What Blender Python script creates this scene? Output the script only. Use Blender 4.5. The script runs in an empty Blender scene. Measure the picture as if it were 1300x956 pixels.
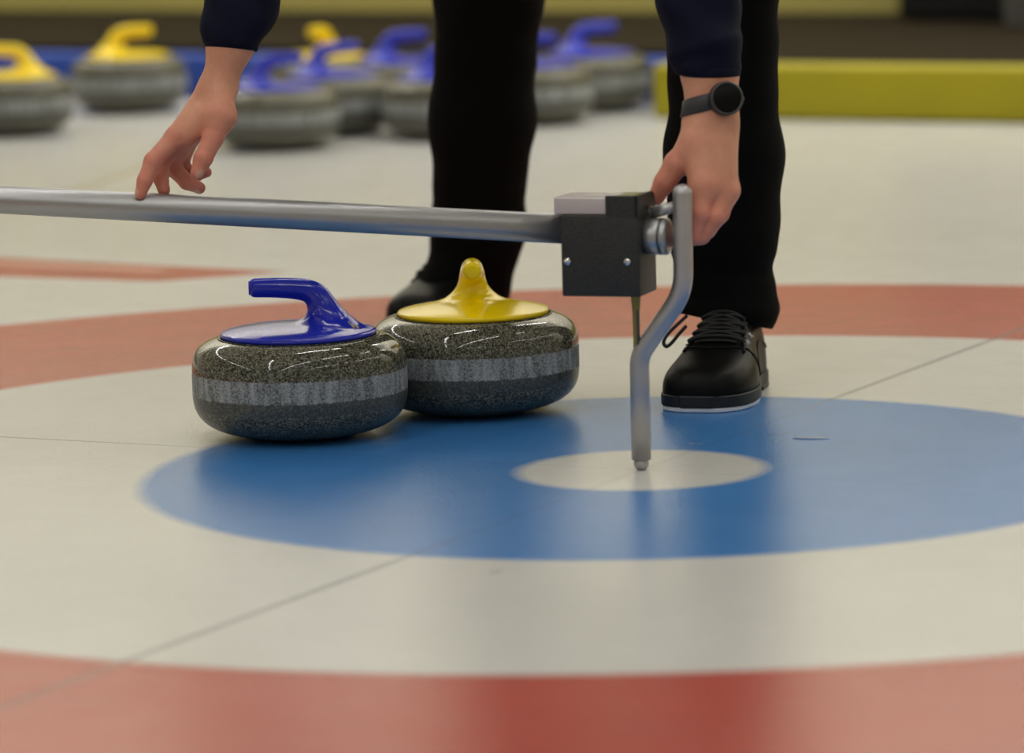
import bpy, bmesh, math, random
import numpy as np
from mathutils import Vector, Matrix
from mathutils.bvhtree import BVHTree
random.seed(4)
rng = np.random.default_rng(7)
scene = bpy.context.scene
COL = scene.collection
PI = math.pi

# ------------------------------------------------------------------ camera
FPX = 5924.66
CAM = np.array([0.0, -5.62026, 0.914222])
PITCH, YAW, ROLL = 0.133063, -0.0273263, -0.0278055
fw = np.array([math.sin(YAW)*math.cos(PITCH), math.cos(YAW)*math.cos(PITCH), -math.sin(PITCH)])
_r = np.array([math.cos(YAW), -math.sin(YAW), 0.0]); _u = np.cross(_r, fw)
rt = math.cos(ROLL)*_r + math.sin(ROLL)*_u
up = -math.sin(ROLL)*_r + math.cos(ROLL)*_u
cam_d = bpy.data.cameras.new('camera')
cam = bpy.data.objects.new('camera', cam_d); COL.objects.link(cam)
cam.matrix_world = Matrix(((rt[0], up[0], -fw[0], CAM[0]), (rt[1], up[1], -fw[1], CAM[1]),
                           (rt[2], up[2], -fw[2], CAM[2]), (0, 0, 0, 1)))
cam_d.sensor_fit = 'HORIZONTAL'; cam_d.sensor_width = 36.0
cam_d.lens = 36.0*FPX/1300.0
cam_d.shift_y = -(478.0-433.5)/1300.0
cam_d.clip_start = 0.1; cam_d.clip_end = 100
cam_d.dof.use_dof = True
cam_d.dof.focus_distance = 5.98
cam_d.dof.aperture_fstop = 3.7
scene.camera = cam

def ray(px, py):
    return fw + rt*((px-650.0)/FPX) - up*((py-433.5)/FPX)
def at(px, py, Y):
    """point of the place seen at (px, py) that lies at depth Y"""
    d = ray(px, py); t = (Y-CAM[1])/d[1]
    return CAM + d*t
def ground(px, py, z=0.0):
    d = ray(px, py); t = (z-CAM[2])/d[2]
    return CAM + d*t

# ------------------------------------------------------------------ object helpers
def link(o, parent=None):
    COL.objects.link(o)
    if parent is not None: o.parent = parent
    return o
def tag(o, label=None, cat=None, group=None, kind=None):
    if label: o['label'] = label
    if cat: o['category'] = cat
    if group: o['group'] = group
    if kind: o['kind'] = kind
    return o
def empty(name, loc=(0, 0, 0), rz=0.0):
    o = bpy.data.objects.new(name, None); o.location = loc; o.rotation_euler = (0, 0, rz)
    o.empty_display_size = .05
    return link(o)
def mesh_obj(name, V, F, mat, parent=None, smooth=True):
    me = bpy.data.meshes.new(name)
    me.from_pydata([tuple(map(float, v)) for v in V], [], [tuple(int(i) for i in f) for f in F])
    bm = bmesh.new(); bm.from_mesh(me); bmesh.ops.recalc_face_normals(bm, faces=bm.faces); bm.to_mesh(me); bm.free()
    for m in (mat if isinstance(mat, (list, tuple)) else [mat]): me.materials.append(m)
    if smooth: me.polygons.foreach_set('use_smooth', [True]*len(me.polygons))
    return link(bpy.data.objects.new(name, me), parent)

class MB:
    """collects vertices and faces of one mesh"""
    def __init__(s): s.V = []; s.F = []
    def add(s, V, F):
        o = len(s.V); s.V += [tuple(v) for v in V]; s.F += [tuple(i+o for i in f) for f in F]; return s
    def box(s, c, ax, hs, bev=0.0):
        ax = [np.array(a, float) for a in ax]; c = np.array(c, float)
        if bev <= 0:
            V = [c+ax[0]*i*hs[0]+ax[1]*j*hs[1]+ax[2]*k*hs[2] for i in (-1, 1) for j in (-1, 1) for k in (-1, 1)]
            return s.add(V, [(0, 1, 3, 2), (4, 6, 7, 5), (0, 4, 5, 1), (2, 3, 7, 6), (0, 2, 6, 4), (1, 5, 7, 3)])
        bm = bmesh.new(); bmesh.ops.create_cube(bm, size=2)
        for v in bm.verts: v.co = Vector((v.co.x*hs[0], v.co.y*hs[1], v.co.z*hs[2]))
        bmesh.ops.bevel(bm, geom=bm.edges[:], offset=bev, segments=3, affect='EDGES', profile=.5)
        bm.verts.index_update()
        V = [c+ax[0]*v.co.x+ax[1]*v.co.y+ax[2]*v.co.z for v in bm.verts]
        F = [[v.index for v in f.verts] for f in bm.faces]; bm.free()
        return s.add(V, F)
    def tube(s, pts, r, n=16, caps=True, r2=None):
        pts = [np.array(p, float) for p in pts]; N = len(pts)
        rs = r if hasattr(r, '__len__') else [r]*N
        T = [pts[min(i+1, N-1)]-pts[max(i-1, 0)] for i in range(N)]; T = [t/np.linalg.norm(t) for t in T]
        a = np.array([0, 0, 1.0]) if abs(T[0][2]) < .9 else np.array([1.0, 0, 0])
        x = np.cross(T[0], a); x /= np.linalg.norm(x)
        V = []; F = []
        for i in range(N):
            x = x-T[i]*(x@T[i]); x /= np.linalg.norm(x); y = np.cross(T[i], x)
            for k in range(n):
                an = 2*PI*k/n; V.append(pts[i]+rs[i]*(math.cos(an)*x+math.sin(an)*y))
        for i in range(N-1):
            for k in range(n):
                F.append((i*n+k, i*n+(k+1) % n, (i+1)*n+(k+1) % n, (i+1)*n+k))
        if caps: F.append(tuple(range(n-1, -1, -1))); F.append(tuple((N-1)*n+k for k in range(n)))
        return s.add(V, F)
    def lathe(s, prof, n=96, M=None):
        """prof: list of (r, z); M maps local points to the place"""
        V = []; F = []; idx = []
        for r, z in prof:
            if r < 1e-6: idx.append([len(V)]); V.append(np.array([0, 0, z]))
            else:
                idx.append(list(range(len(V), len(V)+n)))
                V += [np.array([r*math.cos(2*PI*k/n), r*math.sin(2*PI*k/n), z]) for k in range(n)]
        for a, b in zip(idx[:-1], idx[1:]):
            for k in range(n):
                k2 = (k+1) % n
                if len(a) == 1 and len(b) == 1: continue
                if len(a) == 1: F.append((a[0], b[k], b[k2]))
                elif len(b) == 1: F.append((a[k], a[k2], b[0]))
                else: F.append((a[k], a[k2], b[k2], b[k]))
        if M is not None: V = [M(v) for v in V]
        return s.add(V, F)
    def build(s, name, mat, parent=None, smooth=True):
        return mesh_obj(name, s.V, s.F, mat, parent, smooth)

def frame_map(o, ax):
    o = np.array(o, float); ax = [np.array(a, float) for a in ax]
    return lambda v: o+ax[0]*v[0]+ax[1]*v[1]+ax[2]*v[2]
def catmull(P, m=8):
    P = [np.array(p, float) for p in P]; Q = [2*P[0]-P[1]]+P+[2*P[-1]-P[-2]]; out = []
    for i in range(1, len(Q)-2):
        for k in range(m):
            t = k/m; a, b, c, d = Q[i-1:i+3]
            out.append(.5*(2*b+(c-a)*t+(2*a-5*b+4*c-d)*t*t+(3*b-a-3*c+d)*t**3))
    return out+[P[-1]]

# ------------------------------------------------------------------ implicit surfaces (smoothly joined rounded cones, meshed by surface nets)
def smin(a, b, k):
    h = np.maximum(k-np.abs(a-b), 0)/k
    return np.minimum(a, b)-h*h*k*.25
def cap(P, a, b, ra, rb=None, sq=None):
    """distance to a rounded cone; sq=(direction, factor) flattens it along a direction"""
    rb = ra if rb is None else rb
    a = np.array(a, np.float32); b = np.array(b, np.float32); ba = b-a; L = float(ba@ba)+1e-12
    pa = P-a; t = np.clip((pa@ba)/L, 0, 1); d = pa-t[..., None]*ba
    if sq is not None:
        n = np.array(sq[0], np.float32); n /= np.linalg.norm(n)
        d = d+(d@n)[..., None]*n*(sq[1]-1)
    return np.sqrt((d*d).sum(-1))-(ra+(rb-ra)*t)
def ell(P, c, R, ax=None):
    d = P-np.array(c, np.float32)
    if ax is not None: d = np.stack([d@np.array(a, np.float32) for a in ax], -1)
    R = np.array(R, np.float32); q = np.sqrt(((d/R)**2).sum(-1))
    return (q-1)*float(min(R))
def surfnet(f, lo, hi, h, smooth=3):
    lo = np.array(lo, np.float32); n = np.ceil((np.array(hi)-lo)/h).astype(int)+1
    X = [lo[i]+h*np.arange(n[i], dtype=np.float32) for i in range(3)]
    D = np.empty(n, np.float32)
    step = max(1, int(600000/(n[1]*n[2])))
    for i in range(0, n[0], step):
        G = np.stack(np.meshgrid(X[0][i:i+step], X[1], X[2], indexing='ij'), -1)
        D[i:i+step] = f(G)
    S = D < 0
    acc = np.zeros((n[0]-1, n[1]-1, n[2]-1, 3), np.float32); cnt = np.zeros((n[0]-1, n[1]-1, n[2]-1), np.float32)
    def sl(o): return tuple(slice(o[i], n[i]-1+o[i]) for i in range(3))
    C8 = [(i, j, k) for i in (0, 1) for j in (0, 1) for k in (0, 1)]
    for a in C8:
        for ax in range(3):
            if a[ax]: continue
            b = list(a); b[ax] = 1
            da, db = D[sl(a)], D[sl(b)]; m = (S[sl(a)] != S[sl(b)])
            t = np.where(m, da/np.where(m, da-db, 1), 0)
            for q in range(3): acc[..., q] += np.where(m, a[q]+(t if q == ax else 0), 0)
            cnt += m
    act = cnt > 0; idx = -np.ones(act.shape, int); idx[act] = np.arange(act.sum())
    cell = np.argwhere(act); V = lo+h*(cell+acc[act]/cnt[act][:, None])
    F = []
    for ax in range(3):
        o1, o2 = [q for q in range(3) if q != ax]
        s0 = [slice(1, n[q]-1) for q in range(3)]; s1 = list(s0); s0[ax] = slice(0, n[ax]-1); s1[ax] = slice(1, n[ax])
        m = S[tuple(s0)] != S[tuple(s1)]; e = np.argwhere(m)
        e[:, o1] += 1; e[:, o2] += 1
        def g(d1, d2):
            c = e.copy(); c[:, o1] += d1; c[:, o2] += d2; return idx[c[:, 0], c[:, 1], c[:, 2]]
        F.append(np.stack([g(-1, -1), g(0, -1), g(0, 0), g(-1, 0)], -1))
    F = np.concatenate(F)
    E = np.concatenate([F[:, [0, 1]], F[:, [1, 2]], F[:, [2, 3]], F[:, [3, 0]]])
    V = V.astype(np.float64)
    for it in range(smooth):
        A = np.zeros_like(V); c = np.zeros(len(V))
        for q in range(3):
            A[:, q] = np.bincount(E[:, 0], V[E[:, 1], q], len(V))+np.bincount(E[:, 1], V[E[:, 0], q], len(V))
        c = np.bincount(E[:, 0], minlength=len(V))+np.bincount(E[:, 1], minlength=len(V))
        V = V+(.5 if it % 2 == 0 else -.45)*(A/c[:, None]-V)
    return V, F
def net_obj(name, V, F, mat, parent=None):
    return mesh_obj(name, V, F, mat, parent)

# ------------------------------------------------------------------ materials
def new_mat(name):
    m = bpy.data.materials.new(name); m.use_nodes = True
    nt = m.node_tree; return m, nt, nt.nodes['Principled BSDF']
def N(nt, t, **kw):
    n = nt.nodes.new(t)
    for k, v in kw.items():
        if k in n.inputs.keys() if isinstance(k, str) else False: n.inputs[k].default_value = v
        else: setattr(n, k, v)
    return n
def mth(nt, op, a, b=None, c=None, clamp=False):
    n = nt.nodes.new('ShaderNodeMath'); n.operation = op; n.use_clamp = clamp
    for i, v in enumerate((a, b, c)):
        if v is None: continue
        if hasattr(v, 'links'): nt.links.new(v, n.inputs[i])
        else: n.inputs[i].default_value = v
    return n.outputs[0]
def mixc(nt, f, a, b):
    n = nt.nodes.new('ShaderNodeMix'); n.data_type = 'RGBA'
    for i, v in ((0, f), (6, a), (7, b)):
        if hasattr(v, 'links'): nt.links.new(v, n.inputs[i])
        else: n.inputs[i].default_value = v if i == 0 else (*v[:3], 1)
    return n.outputs[2]
def ramp(nt, fac, stops, interp='LINEAR'):
    n = nt.nodes.new('ShaderNodeValToRGB'); n.color_ramp.interpolation = interp
    while len(n.color_ramp.elements) < len(stops): n.color_ramp.elements.new(.5)
    for e, (p, c) in zip(n.color_ramp.elements, stops): e.position = p; e.color = (*c, 1) if len(c) == 3 else c
    nt.links.new(fac, n.inputs[0]); return n.outputs[0]
def noise(nt, vec, scale, detail=2.0, rough=.5):
    n = nt.nodes.new('ShaderNodeTexNoise'); n.inputs['Scale'].default_value = scale
    n.inputs['Detail'].default_value = detail; n.inputs['Roughness'].default_value = rough
    if vec is not None: nt.links.new(vec, n.inputs['Vector'])
    return n.outputs['Fac']
def bump(nt, height, strength, dist, bsdf):
    n = nt.nodes.new('ShaderNodeBump'); n.inputs['Strength'].default_value = strength; n.inputs['Distance'].default_value = dist
    nt.links.new(height, n.inputs['Height']); nt.links.new(n.outputs[0], bsdf.inputs['Normal'])
def objco(nt): return nt.nodes.new('ShaderNodeTexCoord').outputs['Object']
def plain(name, col, rough=.5, metal=0.0, spec=.5, coat=0.0, var=.12, vs=40.0, bmp=0.0, bs=200.0, sheen=0.0):
    """a plain surface with a slight mottle, optional fine grain"""
    m, nt, b = new_mat(name); co = objco(nt)
    f = noise(nt, co, vs, 3)
    c = mixc(nt, f, tuple(x*(1-var) for x in col), tuple(min(1, x*(1+var)) for x in col))
    nt.links.new(c, b.inputs['Base Color'])
    b.inputs['Roughness'].default_value = rough; b.inputs['Metallic'].default_value = metal
    b.inputs['Specular IOR Level'].default_value = spec; b.inputs['Coat Weight'].default_value = coat
    b.inputs['Coat Roughness'].default_value = .08
    b.inputs['Sheen Weight'].default_value = sheen
    if bmp: bump(nt, noise(nt, co, bs, 3), bmp, .001, b)
    return m

M = {}
M['blue_plastic'] = plain('blue_plastic', (.014, .027, .47), .14, var=.08)
M['yellow_plastic'] = plain('yellow_plastic', (.94, .68, .002), .15, spec=.4, var=.05)
M['aluminium'] = plain('brushed_aluminium', (.40, .40, .405), .36, metal=.85, var=.06, vs=25, bmp=.05, bs=500)
M['aluminium_dull'] = plain('dull_aluminium', (.48, .47, .48), .42, metal=.85, var=.06)
M['aluminium_block'] = plain('aluminium_block', (.62, .56, .56), .5, metal=.6, var=.05)
M['dark_metal'] = plain('dark_metal', (.10, .10, .10), .35, metal=1.0)
M['chrome'] = plain('chrome', (.75, .75, .76), .14, metal=1.0, var=.03)
M['brass'] = plain('worn_brass', (.24, .22, .07), .45, metal=.5, var=.25, vs=120)
m, nt, b = new_mat('hammered_grey_paint'); co = objco(nt)
v = nt.nodes.new('ShaderNodeTexVoronoi'); v.inputs['Scale'].default_value = 420; nt.links.new(co, v.inputs['Vector'])
nt.links.new(ramp(nt, v.outputs['Distance'], [(0, (.030, .030, .027)), (.6, (.016, .016, .0145)), (1, (.009, .009, .009))]), b.inputs['Base Color'])
b.inputs['Roughness'].default_value = .5; bump(nt, v.outputs['Distance'], .35, .001, b)
M['box_paint'] = m
M['black_leather'] = plain('black_leather', (.0040, .0040, .0040), .38, spec=.13, bmp=.2, bs=900, var=.3)
M['black_mesh'] = plain('black_mesh_fabric', (.005, .005, .005), .7, bmp=.5, bs=1500)
M['lace'] = plain('black_lace', (.008, .008, .008), .75)
M['sole'] = plain('black_rubber', (.010, .010, .012), .55)
M['slider'] = plain('white_slider', (.72, .76, .82), .3, var=.03)
M['white_mark'] = plain('white_print', (.7, .7, .7), .5)
M['trouser'] = plain('black_trouser_cloth', (.0030, .0030, .0029), .9, spec=.10, bmp=.3, bs=1200, var=.3)
M['jacket'] = plain('navy_jacket_cloth', (.0030, .0042, .0170), .8, spec=.15, bmp=.3, bs=900, var=.25)
M['strap'] = plain('grey_watch_strap', (.030, .031, .034), .5)
M['watch'] = plain('black_watch_case', (.012, .012, .012), .35)
M['bezel'] = plain('grey_watch_bezel', (.07, .07, .07), .3, metal=.7)
M['dial'] = plain('black_watch_glass', (.002, .002, .002), .3, spec=.15)
M['hair'] = plain('dark_brown_hair', (.02, .012, .007), .55, bmp=.6, bs=300)
M['eye'] = plain('eye', (.6, .6, .58), .2)
M['yellow_print'] = plain('yellow_print', (.55, .45, .02), .4)
M['tube'] = plain('lamp_housing', (.7, .7, .68), .4)

# skin: warm base, redder where the attribute 'flush' says (knuckles, fingers)
m, nt, b = new_mat('skin'); co = objco(nt)
at_n = nt.nodes.new('ShaderNodeAttribute'); at_n.attribute_name = 'flush'
f1 = noise(nt, co, 90, 4, .6); f2 = noise(nt, co, 500, 3, .6)
base = mixc(nt, f1, (.60, .265, .165), (.72, .36, .23))
red = mixc(nt, f1, (.58, .155, .115), (.68, .23, .17))
c = mixc(nt, at_n.outputs['Fac'], base, red)
nt.links.new(c, b.inputs['Base Color'])
b.inputs['Roughness'].default_value = .48; b.inputs['Specular IOR Level'].default_value = .4
b.inputs['Subsurface Weight'].default_value = .12; b.inputs['Subsurface Radius'].default_value = (.008, .003, .0015)
b.inputs['Subsurface Scale'].default_value = .5
w = nt.nodes.new('ShaderNodeTexWave'); w.inputs['Scale'].default_value = 60; w.inputs['Distortion'].default_value = 6; w.inputs['Detail'].default_value = 3
nt.links.new(co, w.inputs['Vector'])
hgt = mth(nt, 'ADD', mth(nt, 'MULTIPLY', f2, .8), mth(nt, 'MULTIPLY', w.outputs['Fac'], .25))
bump(nt, hgt, .28, .0012, b)
M['skin'] = m
M['nail'] = plain('fingernail', (.66, .34, .25), .35, var=.05)

# granite of the stones: speckled, polished above and below, a pale pecked band round the middle
m, nt, b = new_mat('granite'); co = objco(nt)
sep = nt.nodes.new('ShaderNodeSeparateXYZ'); nt.links.new(co, sep.inputs[0]); z = sep.outputs[2]
v1 = nt.nodes.new('ShaderNodeTexVoronoi'); v1.inputs['Scale'].default_value = 560; nt.links.new(co, v1.inputs['Vector'])
sp = nt.nodes.new('ShaderNodeSeparateColor'); nt.links.new(v1.outputs['Color'], sp.inputs[0])
n1 = noise(nt, co, 330, 3, .6)
g = mth(nt, 'ADD', mth(nt, 'MULTIPLY', sp.outputs[0], .62), mth(nt, 'MULTIPLY', n1, .40))
dark = ramp(nt, g, [(.12, (.008, .009, .007)), (.34, (.032, .033, .022)), (.55, (.105, .10, .068)), (.82, (.25, .24, .18))])
streakv = nt.nodes.new('ShaderNodeVectorMath'); streakv.operation = 'MULTIPLY'; nt.links.new(co, streakv.inputs[0]); streakv.inputs[1].default_value = (1, 1, .12)
st = noise(nt, streakv.outputs[0], 95, 2, .6)
pale0 = ramp(nt, g, [(.12, (.10, .108, .114)), (.42, (.24, .258, .27)), (.8, (.42, .445, .46))])
pale = mixc(nt, mth(nt, 'MULTIPLY', mth(nt, 'SUBTRACT', st, .42), 4.0, clamp=True), mixc(nt, .50, pale0, dark), mixc(nt, .45, pale0, (.47, .49, .50)))
edge = mth(nt, 'MULTIPLY', mth(nt, 'SUBTRACT', noise(nt, co, 330, 2), .5), .006)
ze = mth(nt, 'ADD', z, edge)
inb = mth(nt, 'MULTIPLY', mth(nt, 'MULTIPLY', mth(nt, 'SUBTRACT', ze, .0583), 700, clamp=True), mth(nt, 'MULTIPLY', mth(nt, 'SUBTRACT', .0880, ze), 600, clamp=True))
grey = mixc(nt, .6, dark, (.062, .066, .068))
low = mth(nt, 'MULTIPLY', mth(nt, 'SUBTRACT', .0880, z), 400, clamp=True)
mid = mth(nt, 'MULTIPLY', low, mth(nt, 'MULTIPLY', mth(nt, 'SUBTRACT', z, .0405), 500, clamp=True))
c = mixc(nt, mid, dark, grey)
line = mth(nt, 'COMPARE', z, .0400, .0004)
c = mixc(nt, mth(nt, 'MULTIPLY', line, .5), c, (.16, .16, .13))
c = mixc(nt, inb, c, pale)
nt.links.new(c, b.inputs['Base Color'])
rr = mth(nt, 'ADD', .07, mth(nt, 'MULTIPLY', inb, .42)); rr = mth(nt, 'ADD', rr, mth(nt, 'MULTIPLY', low, .22))
nt.links.new(rr, b.inputs['Roughness']); b.inputs['Specular IOR Level'].default_value = .5
bump(nt, mth(nt, 'MULTIPLY', mth(nt, 'MULTIPLY', g, inb), 1.0), .3, .0006, b)
M['granite'] = m

# the sheet of ice: white paint with the rings and lines under pebbled clear ice
TH = math.radians(-25.0)
tt = np.array([math.cos(TH), math.sin(TH), 0]); nn = np.array([-math.sin(TH), math.cos(TH), 0]); zz = np.array([0, 0, 1.0])
def sheet(t, n, z=0.0): return tt*t+nn*n+zz*z
m, nt, b = new_mat('painted_ice'); co = objco(nt)
sep = nt.nodes.new('ShaderNodeSeparateXYZ'); nt.links.new(co, sep.inputs[0]); x, y = sep.outputs[0], sep.outputs[1]
wob = mth(nt, 'MULTIPLY', mth(nt, 'SUBTRACT', noise(nt, co, 60, 3), .5), .006)
rad = mth(nt, 'ADD', mth(nt, 'SQRT', mth(nt, 'ADD', mth(nt, 'MULTIPLY', x, x), mth(nt, 'MULTIPLY', y, y))), wob)
def inside(r, soft=.022): return mth(nt, 'DIVIDE', mth(nt, 'SUBTRACT', r+soft/2, rad), soft, clamp=True)
white = mixc(nt, noise(nt, co, 3.0, 4), (.57, .565, .54), (.63, .625, .60))
redc = mixc(nt, noise(nt, co, 5, 4), (.38, .036, .024), (.45, .050, .034))
bluec = mixc(nt, noise(nt, co, 6, 4), (.036, .180, .48), (.055, .220, .56))
tl = mth(nt, 'ADD', mth(nt, 'MULTIPLY', x, float(nn[0])), mth(nt, 'MULTIPLY', y, float(nn[1])))   # distance from the tee line
cl = mth(nt, 'ADD', mth(nt, 'MULTIPLY', x, float(tt[0])), mth(nt, 'MULTIPLY', y, float(tt[1])))   # distance from the centre line
def halfp(p, q, soft=.006):
    """1 on the left of the line p to q"""
    d = np.array(q)-np.array(p); L = np.linalg.norm(d); a, bb = -d[1]/L, d[0]/L; k = a*p[0]+bb*p[1]
    return mth(nt, 'DIVIDE', mth(nt, 'SUBTRACT', mth(nt, 'ADD', mth(nt, 'MULTIPLY', x, a), mth(nt, 'MULTIPLY', y, bb)), k-soft/2), soft, clamp=True)
def both(*fs):
    o = fs[0]
    for f in fs[1:]: o = mth(nt, 'MULTIPLY', o, f)
    return o
c = white
def stripe(d, w): return mth(nt, 'DIVIDE', mth(nt, 'SUBTRACT', w/2+.001, mth(nt, 'ABSOLUTE', d)), .002, clamp=True)
redp = both(halfp((-.649, 2.194), (-1.114, 2.477)), halfp((-1.076, 2.193), (-.80, 2.067)), halfp((-.80, 2.067), (-.60, 2.150)))
c = mixc(nt, redp, c, redc)
inner = both(halfp((-.80, 2.25), (-1.114, 2.430)), halfp((-1.114, 2.375), (-.80, 2.195)), halfp((-.9, 2.0), (-.72, 2.4)))
c = mixc(nt, mth(nt, 'MULTIPLY', inner, .55), c, (.72, .48, .40))
c = mixc(nt, both(inside(1.829), mth(nt, 'SUBTRACT', 1.0, inside(1.219))), c, redc)
c = mixc(nt, inside(.610), c, bluec)
c = mixc(nt, inside(.1524), c, white)
tan_a, tan_b = np.array((-1.1135, 3.666)), np.array((-.9878, 4.2488)); dv = (tan_b-tan_a)/np.linalg.norm(tan_b-tan_a)
td = mth(nt, 'SUBTRACT', mth(nt, 'ADD', mth(nt, 'MULTIPLY', x, float(-dv[1])), mth(nt, 'MULTIPLY', y, float(dv[0]))), float(-dv[1]*tan_a[0]+dv[0]*tan_a[1]))
c = mixc(nt, mth(nt, 'MULTIPLY', both(stripe(td, .03), mth(nt, 'GREATER_THAN', y, 3.3)), .5), c, (.42, .33, .16))
lines = mth(nt, 'MAXIMUM', mth(nt, 'MULTIPLY', stripe(tl, .006), .45), mth(nt, 'MULTIPLY', stripe(cl, .012), .42))
lines = mth(nt, 'MULTIPLY', lines, mth(nt, 'SUBTRACT', 1.0, mth(nt, 'MULTIPLY', inside(.62, .25), .75)))
c = mixc(nt, lines, c, (.06, .065, .08))
nt.links.new(c, b.inputs['Base Color'])
b.inputs['IOR'].default_value = 1.31; b.inputs['Specular IOR Level'].default_value = .5
peb = nt.nodes.new('ShaderNodeTexVoronoi'); peb.feature = 'SMOOTH_F1'; peb.inputs['Scale'].default_value = 190; peb.inputs['Smoothness'].default_value = .6
nt.links.new(co, peb.inputs['Vector'])
hgt = mth(nt, 'ADD', mth(nt, 'MULTIPLY', peb.outputs['Distance'], .5), mth(nt, 'MULTIPLY', noise(nt, co, 330, 3, .6), .6))
bump(nt, hgt, .30, .0015, b)
nt.links.new(mth(nt, 'ADD', .18, mth(nt, 'MULTIPLY', noise(nt, co, 14, 3), .10)), b.inputs['Roughness'])
M['ice'] = m

M['drip'] = plain('frozen_drip', (.9, .93, .96), .25, var=.02)
M['drip'].node_tree.nodes['Principled BSDF'].inputs['Transmission Weight'].default_value = .95
M['drip'].node_tree.nodes['Principled BSDF'].inputs['IOR'].default_value = 1.31
M['yellow_board'] = plain('yellow_bumper', (.40, .345, .001), .55, var=.10, vs=6)
M['blue_board'] = plain('blue_bumper', (.010, .055, .34), .55, var=.08, vs=6)
M['carpet'] = plain('brown_carpet', (.020, .0145, .0065), .95, spec=.1, var=.2, vs=30)
M['wall'] = plain('cream_wall', (.80, .76, .62), .7, var=.03, vs=3)
M['wall_band'] = plain('mustard_wall_panel', (.38, .325, .085), .6, var=.06, vs=3)
M['ceiling'] = plain('ceiling_paint', (.72, .71, .66), .8, var=.03, vs=2)
M['case'] = plain('black_case', (.006, .006, .006), .5)
M['bin'] = plain('pale_bin', (.22, .22, .21), .5)

# ------------------------------------------------------------------ the setting
def slab(name, pts, z0, z1, mat, kind='structure'):
    n = len(pts); V = [(p[0], p[1], z0) for p in pts]+[(p[0], p[1], z1) for p in pts]
    F = [tuple(range(n-1, -1, -1)), tuple(range(n, 2*n))]+[(i, (i+1) % n, (i+1) % n+n, i+n) for i in range(n)]
    o = mesh_obj(name, V, F, mat, smooth=False)
    if kind: o['kind'] = kind
    return o
T0, T1, N0, N1, HC = -11.0, 9.0, -13.0, 6.27, 3.9
slab('floor', [sheet(T0, N0), sheet(T1, N0), sheet(T1, N1+.2), sheet(T0, N1+.2)], -.1, 0, M['ice'])
slab('ceiling', [sheet(T0, N0), sheet(T1, N0), sheet(T1, N1), sheet(T0, N1)], HC, HC+.1, M['ceiling'])
slab('wall_back', [sheet(T0, N1), sheet(T1, N1), sheet(T1, N1+.1), sheet(T0, N1+.1)], .0, HC, M['wall'])
slab('trim_1', [sheet(T0, N1-.012), sheet(T1, N1-.012), sheet(T1, N1-.0005), sheet(T0, N1-.0005)], .121, .95, M['wall_band'])
slab('wall_front', [sheet(T0, N0-.1), sheet(T1, N0-.1), sheet(T1, N0), sheet(T0, N0)], 0, HC, M['wall'])
slab('wall_left', [sheet(T0-.1, N0), sheet(T0, N0), sheet(T0, N1), sheet(T0-.1, N1)], 0, HC, M['wall'])
slab('wall_right', [sheet(T1, N0), sheet(T1+.1, N0), sheet(T1+.1, N1), sheet(T1, N1)], 0, HC, M['wall'])
TY = -2.064                                     # where the yellow bumper starts
NB = 4.862                                      # the blue bumper stands further back
slab('walkway_floor', [sheet(T0+.01, NB+.09), sheet(TY-.005, NB+.09), sheet(TY-.005, 4.626), sheet(T1-.01, 4.626), sheet(T1-.01, N1-.0125), sheet(T0+.01, N1-.0125)],
     .0, .12, M['carpet'])
def bumper(name, t0, t1, n0, n1, h, mat, label):
    mb = MB(); mb.box(sheet((t0+t1)/2, (n0+n1)/2, h/2), (tt, nn, zz), ((t1-t0)/2, (n1-n0)/2, h/2), .012)
    o = mb.build(name, mat); me = o.data
    return tag(o, label, 'bumper')
bumper('foam_bumper', TY, T1-.02, 4.530, 4.624, .123, M['yellow_board'], 'long low yellow bumper edging the ice at the right of the back stones')
bumper('foam_bumper', T0+.02, TY-.01, NB, NB+.088, .108, M['blue_board'], 'long low blue bumper edging the ice behind the spare stones')

# things against the far wall
mb = MB(); mb.box(sheet(-1.875, 6.09, .41), (tt, nn, zz), (.157, .13, .285), .015)
o = mb.build('equipment_case', M['case']); tag(o, 'black upright case standing against the mustard wall', 'case')
mb = MB(); mb.box(sheet(-1.875, 6.09, .705), (tt, nn, zz), (.161, .134, .012), .006); mb.build('lid', M['case'], o)
for s in (-1, 1):
    mb = MB(); mb.box(sheet(-1.875+s*.11, 6.09, .1235), (tt, nn, zz), (.02, .11, .0025)); mb.build('foot', M['sole'], o)
bo = sheet(-1.548, 5.80, .1205)
o = MB().lathe([(0, 0), (.115, 0), (.128, .01), (.15, .42), (.158, .43), (.158, .445), (.146, .445), (.12, .03), (0, .025)], 40, lambda v: v+bo).build('waste_bin', M['bin'])
tag(o, 'pale grey round bin at the right end of the walkway', 'bin')

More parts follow.
